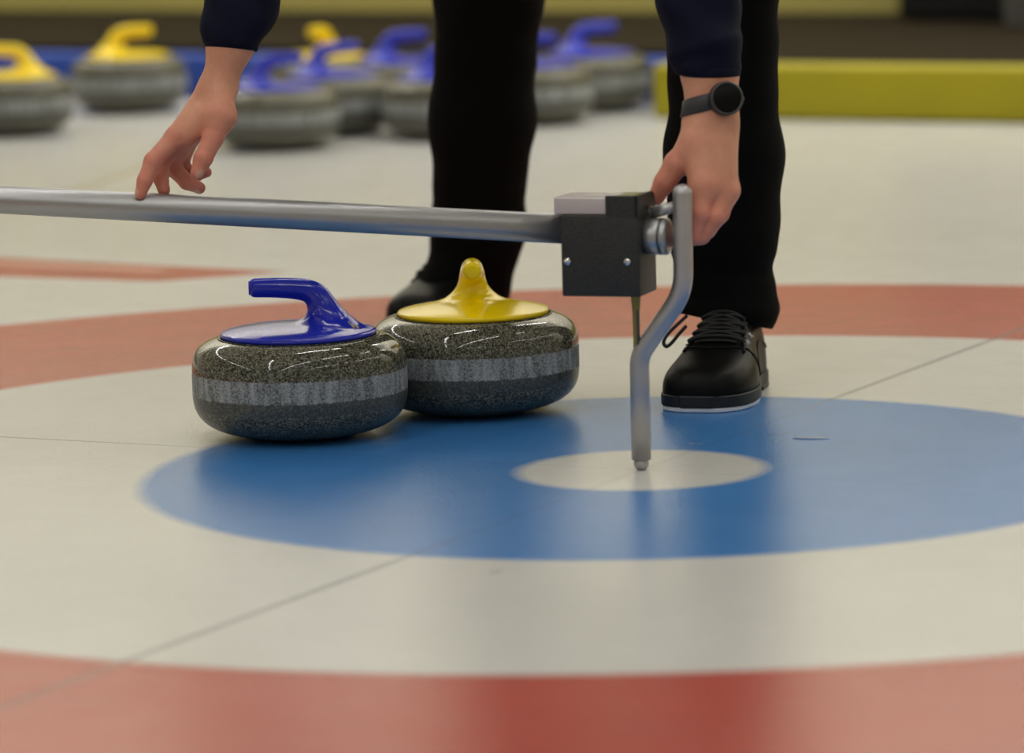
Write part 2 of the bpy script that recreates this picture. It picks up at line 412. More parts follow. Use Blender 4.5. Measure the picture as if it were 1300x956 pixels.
# ------------------------------------------------------------------ curling stones
SR = .1394
PROF = [(0, .004), (.052, .004), (.057, .002), (.0600, .0004)]
PROF += [(SR*math.sin(t)**(2/3.06), .0652-.0652*math.cos(t)**(2/3.06)) for t in np.linspace(.30, PI/2, 22) if SR*math.sin(t)**(2/3.06) > .0605]
PROF += [(SR*math.cos(t)**(2/4.36), .0705+.0636*math.sin(t)**(2/4.36)) for t in np.linspace(.0, 1.32, 26)]
PROF = [p for p in PROF if not (p[1] > .0705 and p[0] < .100)]+[(.097, .1302), (0, .1303)]
def smooth_prof(P, m=4): return [tuple(p) for p in catmull([np.array(p) for p in P], m)]
body_me = None
def handle_sdf(P):
    # plate: a flat dome with a rounded rim; grip and neck swept along one bent line
    x, y, z = P[..., 0], P[..., 1], P[..., 2]
    r = np.sqrt(x*x+y*y)
    top = .1350+.0115*np.clip(1-(r/.101)**2, 0, 1)**.75
    q = np.stack([r-.0985, z-.1329], -1)
    rim = np.sqrt(np.maximum(q[..., 0], 0)**2+q[..., 1]**2)-.0027
    disc = np.maximum(np.maximum(z-top, .1301-z), r-.0995)
    plate = smin(rim, disc, .002)
    line = catmull([np.array(p) for p in [(-.0535, 0, .1932, .0126), (-.030, 0, .1927, .0132), (-.004, 0, .1908, .0140), (.014, 0, .1872, .0150), (.0250, 0, .1795, .0166), (.0315, 0, .1690, .0182), (.0365, 0, .1570, .0205), (.0410, 0, .1420, .0250)]], 4)
    g = None
    for a, b_ in zip(line[:-1], line[1:]):
        c = cap(P, a[:3], b_[:3], float(a[3]), float(b_[3])); g = c if g is None else np.minimum(g, c)
    g = -smin(-g, x+.0617, .005)
    return smin(plate, g, .030)
hv, hf = surfnet(handle_sdf, (-.108, -.108, .124), (.108, .108, .214), .0019, 6)
HM = {}
def stone(name_label, colour, pos, ang, group=None):
    global body_me
    root = empty('curling_stone', (pos[0], pos[1], 0), ang)
    tag(root, name_label, 'curling stone', group)
    if body_me is None:
        o = MB().lathe(smooth_prof(PROF, 3), 128).build('granite_body', M['granite'], root); body_me = o.data
    else:
        o = link(bpy.data.objects.new('granite_body', body_me), root)
    if colour not in HM:
        h = net_obj('handle', hv, hf, M[colour+'_plastic'], root)
        c = MB().lathe([(0, .0002), (.0080, 0), (.0092, -.0004), (.0096, -.003), (0, -.003)], 32, frame_map((-.0622, 0, .1932), ((0, 1, 0), (0, 0, 1), (-1, 0, 0)))).build('end_cap', M[colour+'_plastic'], h)
        HM[colour] = (h.data, c.data)
    else:
        h = link(bpy.data.objects.new('handle', HM[colour][0]), root)
        c = link(bpy.data.objects.new('end_cap', HM[colour][1]), h)
    h['label'] = 'glossy %s plastic handle' % colour
    return root, h
BLUE = (-.4390, .3500); YEL = (-.2184, .5250)
sb, sbh = stone('blue handled curling stone in the foreground, touching the yellow one', 'blue', BLUE, math.radians(4))
sy, syh = stone('yellow handled curling stone in the foreground, its grip pointing at the viewer', 'yellow', YEL, math.radians(92))
grp = 'spare curling stones in front of the far bumpers'
BACK = [((-1.415, 4.990), 'yellow', 10, 'yellow handled stone cut off by the left edge of the photo'),
        ((-1.208, 5.546), 'yellow', 172, 'yellow handled stone alone before the blue bumper, left of the bare forearm'),
        ((-.774, 4.462), 'blue', 185, 'nearest blue handled spare stone, just right of the bare left hand'),
        ((-.729, 5.360), 'yellow', 70, 'yellow handled stone tucked behind blue handled stones near the blue bumper'),
        ((-.670, 4.778), 'blue', 190, 'blue handled stone in front of the tucked-in yellow handled one'),
        ((-.534, 5.145), 'blue', 178, 'blue handled stone just left of the black trouser leg, its handle high'),
        ((-.415, 4.628), 'blue', 182, 'blue handled stone mostly hidden behind the black trouser leg'),
        ((-.225, 4.931), 'blue', 150, 'blue handled stone with its left part hidden by the trouser leg'),
        ((-.096, 5.232), 'blue', 188, 'blue handled stone beside the end of the yellow bumper')]
for p, c, a, l in BACK: stone(l, c, p, math.radians(a), grp)
bpy.context.view_layer.update()

def bvh_of(o):
    bm = bmesh.new(); bm.from_mesh(o.data); bm.transform(o.matrix_world); b = BVHTree.FromBMesh(bm); bm.free(); return b
# small yellow figure 4 printed on the blue handle's foot
bv = bvh_of(sbh)
def on(bv, px, py, lift=.0003):
    d = Vector(ray(px, py)); d.normalize(); h = bv.ray_cast(Vector(CAM), d)
    return None if h[0] is None else np.array(h[0]+h[1]*lift)
def printed(bv, strokes, r, name, mat, parent, lift=.0002):
    mb = MB()
    for s in strokes:
        pts = []
        for (a, b_) in zip(s[:-1], s[1:]):
            for k in range(6): pts.append((a[0]+(b_[0]-a[0])*k/5, a[1]+(b_[1]-a[1])*k/5))
        P = [on(bv, *p, lift) for p in pts]; P = [p for i, p in enumerate(P) if p is not None and (i == 0 or P[i-1] is None or np.linalg.norm(p-P[i-1]) > 1e-5)]
        if len(P) > 1: mb.tube(P, r, 6)
    if not mb.V: return None
    o = mb.build(name, mat)
    o.parent = parent; o.matrix_parent_inverse = parent.matrix_world.inverted(); return o
o = printed(bv, [[(441.5, 408.5), (451, 418.5)], [(446, 413), (455.5, 416.5)], [(450, 411.5), (455.5, 416.5)]], .0007, 'number_mark', M['yellow_print'], sbh)
if o: o['label'] = 'small yellow number printed on the handle'

# ------------------------------------------------------------------ measuring device
PSI, TAU = math.radians(20), math.radians(2.0)
ax = np.array([math.cos(PSI)*math.cos(TAU), -math.sin(PSI)*math.cos(TAU), -math.sin(TAU)])   # along the bar, towards the pin
vv = np.array([-math.sin(PSI), -math.cos(PSI), 0.0]); ww = np.cross(ax, vv); ww = ww if ww[2] > 0 else -ww
A0 = at(711, 290.5, .033); A0 = A0-ax*((A0[0])/ax[0])     # where the bar's axis passes the pin
A0[1] = 0.0
def dv_(u, v, w): return A0+ax*u+vv*v+ww*w
dev = empty('measuring_device', (0, 0, 0))
tag(dev, 'long metal measuring bar with dark gauge box, its cranked pin at the ring centre', 'measuring stick')
RB = .0181
MB().tube([dv_(-2.05, 0, 0), dv_(-.085, 0, 0)], RB, 48).build('bar', M['aluminium'], dev)
# gauge box
PB = math.radians(17)
axb = np.array([math.cos(PB), -math.sin(PB), 0]); vvb = np.array([-math.sin(PB), -math.cos(PB), 0.0])
def db(u, v, w): return A0+axb*u+vvb*v+zz*w
ub0, ub1, vb = -.0842, .0143, .036
zb, zstep, ztop = -.0742, .0250, .0485
box = MB().box(db((ub0+ub1)/2, 0, (zb+zstep)/2), (axb, vvb, zz), ((ub1-ub0)/2, vb, (zstep-zb)/2), .0022).build('gauge_box', M['box_paint'], dev)
mb = MB(); us = -.0272
mb.box(db((us+ub1)/2, vb-.0025, (zstep+ztop)/2-.002), (axb, vvb, zz), ((ub1-us)/2, .0025, (ztop-zstep)/2+.002), .0015)
# right hand cheek with a rounded rear top corner
cheek = [(vb, zstep-.004), (vb, ztop)]+[(-vb+.014-.014*math.sin(a), ztop-.014+.014*math.cos(a)) for a in np.linspace(0, PI/2, 7)]+[(-vb, zstep-.004)]
V = [db(ub1-.004, v, w) for v, w in cheek]+[db(ub1, v, w) for v, w in cheek]; n = len(cheek)
mb.add(V, [tuple(range(n)), tuple(range(2*n-1, n-1, -1))]+[(i, (i+1) % n, (i+1) % n+n, i+n) for i in range(n)])
mb.build('box_cover', M['box_paint'], dev, smooth=False)
MB().box(db(-.0440, .001, (zstep+.0003+ztop-.003)/2), (axb, vvb, zz), (.0490, .0315, (ztop-.003-zstep-.0003)/2), .0012).build('block', M['aluminium_block'], dev)
mb = MB().box(db(-.0060, .006, ztop-.0022), (axb, vvb, zz), (.0110, .026, .0012), .0005); mb.build('dial_plate', M['brass'], dev)
for (px, py) in ((720, 332), (796, 332.5)):
    d = ray(px, py); k = ((db(0, vb, 0)-CAM)@vvb)/(d@vvb); c0 = CAM+d*k
    sc_ = MB().lathe([(0, .0022), (.0030, .0019), (.0044, .0006), (.0046, 0), (.0046, -.001)], 20, frame_map(c0, (axb, zz, vvb))).build('screw', M['chrome'], dev)
    MB().box(c0+vvb*.0022, (axb*.7+zz*.7, axb*-.7+zz*.7, vvb), (.0034, .0005, .0003)).build('slot', M['dark_metal'], sc_)
# ferrule on the right of the box
fer = MB().lathe([(0, 0), (.0208, 0), (.0222, .0015), (.0222, .0170), (.0213, .0180), (.0213, .0192), (.0222, .0200), (.0222, .0262), (.0206, .0280), (.0130, .0285), (0, .0285)], 48,
           frame_map(db(ub1, .002, -.004), (vvb, zz, axb))).build('ferrule', M['aluminium'], dev)
MB().lathe([(.0215, .0181), (.0224, .0183), (.0224, .0190), (.0215, .0191)], 48, frame_map(db(ub1, .002, -.004), (vvb, zz, axb))).build('ring', M['dark_metal'], fer)
# cranked rod down to the pin hole
P0, P1, P2, P3 = at(813, 583, 0), at(813.5, 451, 0), at(867.5, 371, -.0207), at(866.5, 246, -.0207)
P0[:2] = (0, 0); P1[:2] = (0.0008, 0)
d01 = (P1-P0)/np.linalg.norm(P1-P0); d12 = (P2-P1)/np.linalg.norm(P2-P1); d23 = (P3-P2)/np.linalg.norm(P3-P2)
def bend(Pc, da, db, r): return [(1-t)**2*(Pc-da*r)+2*t*(1-t)*Pc+t*t*(Pc+db*r) for t in np.linspace(0, 1, 9)]
RR = .0119
line = [P0, P1-d01*.03]+bend(P1, d01, d12, .014)+bend(P2, d12, d23, .024)+[P3]
rs = [RR]*len(line)
top = [P3+d23*RR*math.sin(a) for a in np.linspace(.15, 1.5, 7)]; rt_ = [RR*math.cos(a) for a in np.linspace(.15, 1.5, 7)]
rod = MB().tube(line+top, rs+rt_, 32).build('cranked_rod', M['aluminium_dull'], dev)
MB().lathe([(0, .0005), (.0055, .0005), (.0080, .0035), (.0090, .0050), (.0090, P0[2]+.001), (0, P0[2]+.001)], 32).build('pin', M['aluminium_dull'], rod)
# locking bolt from the rod's head to the box cheek
q1 = at(858, 262, -.012); q0 = at(828, 270.5, -.012+.010)
MB().tube([q1+(q1-q0)*.1, q0], .0070, 20).build('bolt', M['aluminium_dull'], dev)
be = (q0-q1)/np.linalg.norm(q0-q1)
b1 = np.cross(be, zz); b1 /= np.linalg.norm(b1)
MB().lathe([(.0070, -.001), (.0105, -.001), (.0105, .0012), (.0070, .0012)], 28, frame_map(q0+be*.0005, (b1, np.cross(be, b1), be))).build('washer', M['dark_metal'], dev)
# pointer strip hanging under the box
g0 = db(.0, .006, zb+.002); g0 = at(807, 377, g0[1])+zz*.002; g1 = g0-zz*.022; g2 = g0-zz*.105
mb = MB(); xr = np.array([math.cos(PSI), -math.sin(PSI), 0])
def strip(mb, a, b, wa, wb, th):
    V = []
    for p, w_ in ((a, wa), (b, wb)):
        V += [p+xr*w_*i/2+vv*th*j/2 for i, j in ((-1, -1), (1, -1), (1, 1), (-1, 1))]
    mb.add(V, [(0, 1, 2, 3), (7, 6, 5, 4)]+[(i, (i+1) % 4, (i+1) % 4+4, i+4) for i in range(4)])
strip(mb, g0, g1, .0125, .0088, .002); strip(mb, g1, g2, .0088, .0075, .002)
pt = mb.build('pointer', M['brass'], dev, smooth=False)
mb = MB(); strip(mb, g1+xr*.003+vv*.002+zz*.004, g2+xr*.003+vv*.002, .003, .003, .003); mb.build('edge_strip', M['dark_metal'], pt, smooth=False)

# ------------------------------------------------------------------ the person
fingers_flush = []
def digit(P, pts, rs, k=.004):
    d = None
    for a, b, ra, rb in zip(pts[:-1], pts[1:], rs[:-1], rs[1:]):
        c = cap(P, a, b, ra, rb); d = c if d is None else smin(d, c, k)
    return d
def hand_sdf(arm, palm, digits, kp=.014, kd=.009):
    """arm: list of caps with flattening; palm: list of caps; digits: (points, radii)"""
    def f(P):
        d = None
        for a, b, ra, rb, sq in arm:
            c = cap(P, a, b, ra, rb, sq); d = c if d is None else smin(d, c, .02)
        for a, b, ra, rb, sq in palm: d = smin(d, cap(P, a, b, ra, rb, sq), kp)
        out = d
        for pts, rs in digits: out = np.minimum(out, smin(d, digit(P, pts, rs), kd))
        return out
    return f
# image-left hand, fingertips resting on the bar
L_ = dict(el=np.array((-.475, .335, .70)), sl=at(294, 50, 0.269), wr=at(277, 112, 0.262))
th_ = [at(281, 148, 0.230), at(270, 176, 0.220), at(258, 201, 0.210), at(250.5, 219, 0.206)]
ix = [at(219, 178, 0.239), at(194, 204, 0.222), at(184, 229, 0.214), at(178.5, 245.5, 0.211)]
mi = [at(222, 184, 0.260), at(206, 205, 0.260), at(204, 226, 0.250), at(208, 241, 0.246)]
ri = [at(226, 188, 0.281), at(220, 214, 0.286), at(237, 231, 0.282), at(253, 238.5, 0.278)]
pi_ = [at(233, 190, 0.300), at(232, 214, 0.310), at(248, 222, 0.306), at(262, 218.5, 0.302)]
darm = at(277, 112, 0.262)-at(294, 50, 0.269)
flat = at(272, 112, 0.262)-at(282, 112, 0.262)
armL = [(L_['el'], L_['sl'], .037, .028, None), (L_['sl'], L_['wr'], .0275, .0215, None)]
palmL = [(L_['wr']+np.array((-.002, .012, 0)), ix[0]+(L_['wr']-ix[0])*.12, .0195, .0135, None), (L_['wr']+np.array((-.002, .020, 0)), mi[0], .0185, .0135, None),
         (L_['wr']+np.array((0, .026, 0)), ri[0], .0175, .0125, None), (L_['wr']+np.array((.003, .030, 0)), pi_[0], .0165, .0115, None),
         (L_['wr'], th_[0], .0200, .0185, None), (at(262, 150, 0.239), at(240, 170, 0.239), .0165, .0145, None)]
digL = [(th_, [.0178, .0130, .0118, .0088]), (ix, [.0125, .0108, .0095, .0076]), (mi, [.0120, .0108, .0095, .0080]), (ri, [.0115, .0105, .0096, .0080]), (pi_, [.0102, .0092, .0085, .0070])]
lo = np.minimum.reduce([L_['sl'], ix[3], pi_[3]])-.05; hi = np.maximum.reduce([L_['sl'], ix[3], pi_[3], th_[0]])+.05
hi[2] = L_['sl'][2]+.06
LV, LF = surfnet(hand_sdf(armL, palmL, digL), lo, hi, .0014, 4)

# image-right hand, gripping the end of the bar from behind
R_ = dict(el=np.array((.098, .22, .70)), sl=at(901, 88, 0.063), wr=at(904, 160, 0.050))
tR = [at(884, 183, .038), at(859, 208, .037), at(844, 231, .038), at(833, 250, .043)]
iR = [at(893, 236, 0.014), at(889, 272, 0.000), at(880, 300, 0.002), at(864, 306, 0.014)]
mR = [at(920, 244, 0.028), at(907, 276, 0.008), at(890, 299, 0.008), at(872, 304, 0.022)]
rR = [at(924, 242, 0.054), at(914, 271, 0.036), at(898, 292, 0.030), at(880, 299, 0.040)]
pR = [at(922, 238, 0.078), at(914, 264, 0.064), at(900, 284, 0.056), at(884, 291, 0.060)]
wv = at(914, 160, 0.050)-at(894, 160, 0.050)
yd = np.array((0, 1.0, .1))
armR = [(R_['el'], R_['sl'], .040, .033, None), (R_['sl'], at(904, 135, 0.054), .0310, .0280, (yd, 1.2)), (at(904, 135, 0.054), R_['wr'], .0280, .0285, (yd, 1.3))]
palmR = [(R_['wr']+wv*-.55, iR[0], .0215, .0150, None), (R_['wr']+wv*.35, mR[0], .0210, .0145, None), (R_['wr']+wv*.55+np.array((0, .012, 0)), rR[0], .0185, .0135, None),
         (R_['wr']+wv*.5+np.array((0, .02, 0)), pR[0], .0175, .0125, None), (R_['wr']+wv*-.8, tR[0], .0180, .0185, None), (tR[0], iR[0], .0165, .0140, None),
         (at(906, 190, 0.038), at(906, 235, 0.022), .0205, .0165, None)]
digR = [(tR, [.0180, .0155, .0130, .0104]), (iR, [.0150, .0118, .0106, .0090]), (mR, [.0150, .0120, .0108, .0090]), (rR, [.0135, .0112, .0100, .0085]), (pR, [.0120, .0100, .0090, .0076])]
allp = np.array(tR+iR+mR+rR+pR+[R_['sl'], R_['wr']])
lo = allp.min(0)-.05; hi = allp.max(0)+.05; hi[2] = R_['sl'][2]+.06
RV, RF = surfnet(hand_sdf(armR, palmR, digR, .014, .010), lo, hi, .0014, 4)

# the rest of the figure (above the frame or under clothes): torso, head, legs
HIPL, HIPR = np.array((-.165, 1.10, .89)), np.array((.020, 1.04, .89))
KNL, ANL = np.array((-.205, 1.38, .500)), np.array((-.252, 1.485, .105))
KNR, ANR = np.array((.117, .610, .520)), np.array((.127, .665, .105))
CH, SHL, SHR = np.array((-.05, .52, .99)), np.array((-.235, .50, .93)), np.array((.145, .47, .93))
HD = np.array((-.045, .235, 1.02))
def body_sdf(P):
    d = cap(P, (-.07, 1.06, .93), CH, .100, .110)
    for a, b, ra, rb in ((CH, SHL, .075, .055), (CH, SHR, .075, .055), (SHL, L_['el'], .048, .036), (L_['el'], L_['sl'], .037, .028), (SHR, R_['el'], .048, .038), (R_['el'], R_['sl'], .038, .031),
                         ((-.07, 1.06, .93), HIPL, .085, .065), ((-.07, 1.06, .93), HIPR, .085, .065), (HIPL, KNL, .060, .044), (KNL, ANL, .046, .026), (HIPR, KNR, .060, .044), (KNR, ANR, .046, .028),
                         (ANL, ANL+np.array((-.05, -.115, -.072)), .026, .018), (ANR, ANR+np.array((-.028, -.13, -.068)), .027, .020),
                         (CH+np.array((0, -.08, .01)), HD+np.array((0, .09, .0)), .056, .050)):
        d = smin(d, cap(P, a, b, ra, rb), .03)
    # head bowed over the stones: skull, jaw, nose, ears
    fwd = np.array((0, -.62, -.78)); crown = np.array((0, -.78, .62))
    d = smin(d, ell(P, HD, (.076, .098, .100), ((1, 0, 0), fwd, crown)), .03)
    d = smin(d, cap(P, HD+fwd*.045-crown*.02, HD+fwd*.070-crown*.085, .050, .030), .03)
    d = smin(d, cap(P, HD+fwd*.098+crown*.005, HD+fwd*.118-crown*.035, .008, .014), .012)
    for s in (-1, 1):
        d = smin(d, ell(P, HD+np.array((s*.080, 0, 0))-crown*.01, (.010, .020, .032), ((1, 0, 0), fwd, crown)), .008)
        e = ell(P, HD+np.array((s*.031, 0, 0))+fwd*.100+crown*.008, (.016, .012, .010), ((1, 0, 0), fwd, crown)); d = np.maximum(d, -e)
    m_ = ell(P, HD+fwd*.106-crown*.066, (.024, .012, .003), ((1, 0, 0), fwd, crown)); d = np.maximum(d, -m_)
    return d
BV, BF = surfnet(body_sdf, (-.60, -.02, -.02), (.30, 1.62, 1.22), .008, 4)
ptsF = np.array([p for dg in (digL, digR) for p in dg[0]]) if False else np.concatenate([np.array(dg[0]) for dg in digL+digR])
V = np.concatenate([BV, LV, RV]); F = np.concatenate([BF, LF+len(BV), RF+len(BV)+len(LV)])
person = net_obj('person', V, F, [M['skin'], M['nail']])
tag(person, 'person in black trousers and navy jacket bending forward, both hands on the measuring bar', 'person')
fl = np.zeros(len(V))
for dgs, wgt in ((digL, 1.0), (digR, 1.0)):
    for pts, rs in dgs:
        for i, p in enumerate(pts):
            d2 = ((V-p)**2).sum(1); fl = np.maximum(fl, (.85 if i > 0 else .7)*np.exp(-d2/(2*.016**2)))
attr = person.data.attributes.new('flush', 'FLOAT', 'POINT'); attr.data.foreach_set('value', np.clip(fl, 0, 1).astype(np.float32))
# nails
tl_ = th_[3]; nd = th_[3]-th_[2]; nd /= np.linalg.norm(nd)
def nail(tip, prev, out, w=.0052, l=.0062):
    nd = (tip-prev)/np.linalg.norm(tip-prev); out = np.array(out, float); out -= nd*(out@nd); out /= np.linalg.norm(out)
    return tip, nd, out, np.cross(nd, out), w, l
nails = [nail(th_[3], th_[2], (.55, -.8, .1)), nail(ix[3], ix[2], (-.8, -.5, .2), .005, .006), nail(ri[3], ri[2], (.3, -.5, -.8), .005, .006)]
cen = np.zeros((len(person.data.polygons), 3)); person.data.polygons.foreach_get('center', cen.ravel())
cen = np.array([p.center[:] for p in person.data.polygons]) if not cen.any() else cen
mi_ = np.zeros(len(cen), np.int32)
for tip, nd, out, sd, w, l in nails:
    q = cen-tip; a = q@nd; bq = q@out; c_ = q@sd
    mi_[(bq > .0035) & (((a-.001)/l)**2+(c_/w)**2 < 1)] = 1
person.data.polygons.foreach_set('material_index', mi_)

# jacket
def wr_noise(P, s, a):
    return a*(np.sin(P[..., 0]*s+1.7*np.sin(P[..., 2]*s*.6))*np.sin(P[..., 2]*s*.9+1.3*np.sin(P[..., 1]*s*.7))+.5*np.sin(P[..., 2]*s*1.9+P[..., 0]*s*1.3))
hemL, hemR = at(293.5, 61.5, .269), at(901.5, 95, .064)
puL, puR = at(295.5, 38, .272), at(894.5, 62, .070)
topL, topR = at(307, -2, .294), at(886, -2, .097)
def planecut(P, p, n):
    n = np.array(n, np.float32); n /= np.linalg.norm(n); return (P-np.array(p, np.float32))@n
def sleeve(P, hem, pu, topp, el, sh, rh, rp, rtp, re_, rs_):
    ax_ = hem-pu; ax_ = ax_/np.linalg.norm(ax_)
    q = cap(P, pu, hem+ax_*.02, rp, rh)
    q = smin(q, cap(P, topp, pu, rtp, rp), .015); q = smin(q, cap(P, el, topp, re_, rtp), .03); q = smin(q, cap(P, sh, el, rs_, re_), .03)
    return np.maximum(q, planecut(P, hem, ax_ if hem[0] < 0 else np.array((-.02, 0, -1.0))))
def jacket_sdf(P):
    a = sleeve(P, hemL, puL, topL, L_['el'], SHL, .0315, .0375, .0432, .060, .075)
    b_ = sleeve(P, hemR, puR, topR, R_['el'], SHR, .0352, .0420, .0465, .062, .075)
    t = cap(P, (-.07, 1.02, .96), CH, .150, .150)
    t = smin(t, cap(P, CH, SHL, .11, .085), .05); t = smin(t, cap(P, CH, SHR, .11, .085), .05)
    t = np.maximum(t, P[..., 1]-1.10)
    neck = cap(P, CH+np.array((0, -.08, .01)), HD+np.array((0, .13, .0)), .075, .068); t = smin(t, neck, .03)
    d = smin(smin(t, a, .04), b_, .04)
    q = (P-puR.astype(np.float32))@np.array((hemR-puR)/np.linalg.norm(hemR-puR), np.float32)
    fold = .0028*np.exp(-((q-.000+.10*(P[..., 0]-puR[0]))/.006)**2)-.0030*np.exp(-((q-.014-.12*(P[..., 0]-puR[0]))/.007)**2)
    fold = np.where(P[..., 0] > -.1, fold, .0012*np.sin(P[..., 0]*190)*np.exp(-((P[..., 2]-hemL[2]-.012)/.014)**2))
    return d+wr_noise(P, 55, .0022)-fold
JV, JF = surfnet(jacket_sdf, (-.64, -.02, .42), (.32, 1.14, 1.20), .0052, 3)
jacket = net_obj('jacket', JV, JF, M['jacket'], person); jacket['label'] = 'navy jacket with gathered cuffs'
for hem, pu, r in ((hemL, puL, .0322), (hemR, puR, .0356)):
    a_ = (hem-pu)/np.linalg.norm(hem-pu) if hem[0] < 0 else np.array((-.02, 0, -1.0)); a_ = a_/np.linalg.norm(a_); s_ = np.cross(a_, (0, 1, 0)); s_ /= np.linalg.norm(s_)
    pr = [(r-.006, .0015)]+[(r+.0008+.0012*math.cos(t), -.0045+.0055*math.sin(t)) for t in np.linspace(PI/2, -PI/2, 9)]+[(r-.006, -.011)]
    MB().lathe([(a, b) for a, b in pr], 64, frame_map(hem, (s_, np.cross(a_, s_), a_))).build('cuff', M['jacket'], jacket)

# trousers: both legs and the seat, cloth falling straight with a few folds
hemLp, hemRp = at(597, 372, 1.455), at(925, 402, .665)
def trouser_sdf(P):
    kl, kr = KNL, KNR
    L = cap(P, HIPL, at(622, -30, 1.36), .115, .0815)
    L = smin(L, cap(P, at(622, -30, 1.36), at(612, 150, 1.39), .0815, .0750), .03)
    L = smin(L, cap(P, at(612, 150, 1.39), at(607, 290, 1.43), .0750, .0685), .03)
    L = smin(L, cap(P, at(607, 290, 1.43), at(600, 385, 1.46), .0680, .054), .02)
    L = smin(L, cap(P, at(592, 322, 1.43), at(549, 384, 1.385), .050, .034), .020)
    L = smin(L, cap(P, at(580, 385, 1.43), at(547, 396, 1.37), .050, .036), .020)
    R = cap(P, HIPR, at(916, -40, .60), .115, .0745)
    R = smin(R, cap(P, at(916, -40, .60), at(919, 200, .655), .0735, .0755), .03)
    R = smin(R, cap(P, at(919, 200, .655), at(919, 290, .66), .0755, .0720), .03)
    R = smin(R, cap(P, at(919, 290, .66), at(918, 345, .665), .0720, .0640), .02)
    R = smin(R, cap(P, at(921, 366, .665), at(924, 388, .664), .0650, .0680), .012)
    R = smin(R, cap(P, at(924, 388, .664), at(922, 420, .664), .0670, .0560), .01)
    R = np.maximum(R, hemRp[2]-.20*(P[..., 0]-.123)-.10*(P[..., 1]-.60)-P[..., 2])
    s = cap(P, HIPL+np.array((.02, -.02, .03)), HIPR+np.array((-.02, -.02, .03)), .125, .125)
    d = smin(smin(s, L, .04), R, .04)
    d = np.maximum(d, P[..., 2]-1.06)
    return d+wr_noise(P, 42, .0013)+.0016*np.sin(P[..., 2]*150+8*P[..., 0])*np.exp(-((P[..., 2]-.14)/.05)**2)
TV, TF = surfnet(trouser_sdf, (-.48, .50, .03), (.24, 1.62, 1.08), .0058, 3)
trousers = net_obj('trousers', TV, TF, M['trouser'], person)
# hem turn-up round the image-right ankle
hc = at(922, 397, .664)

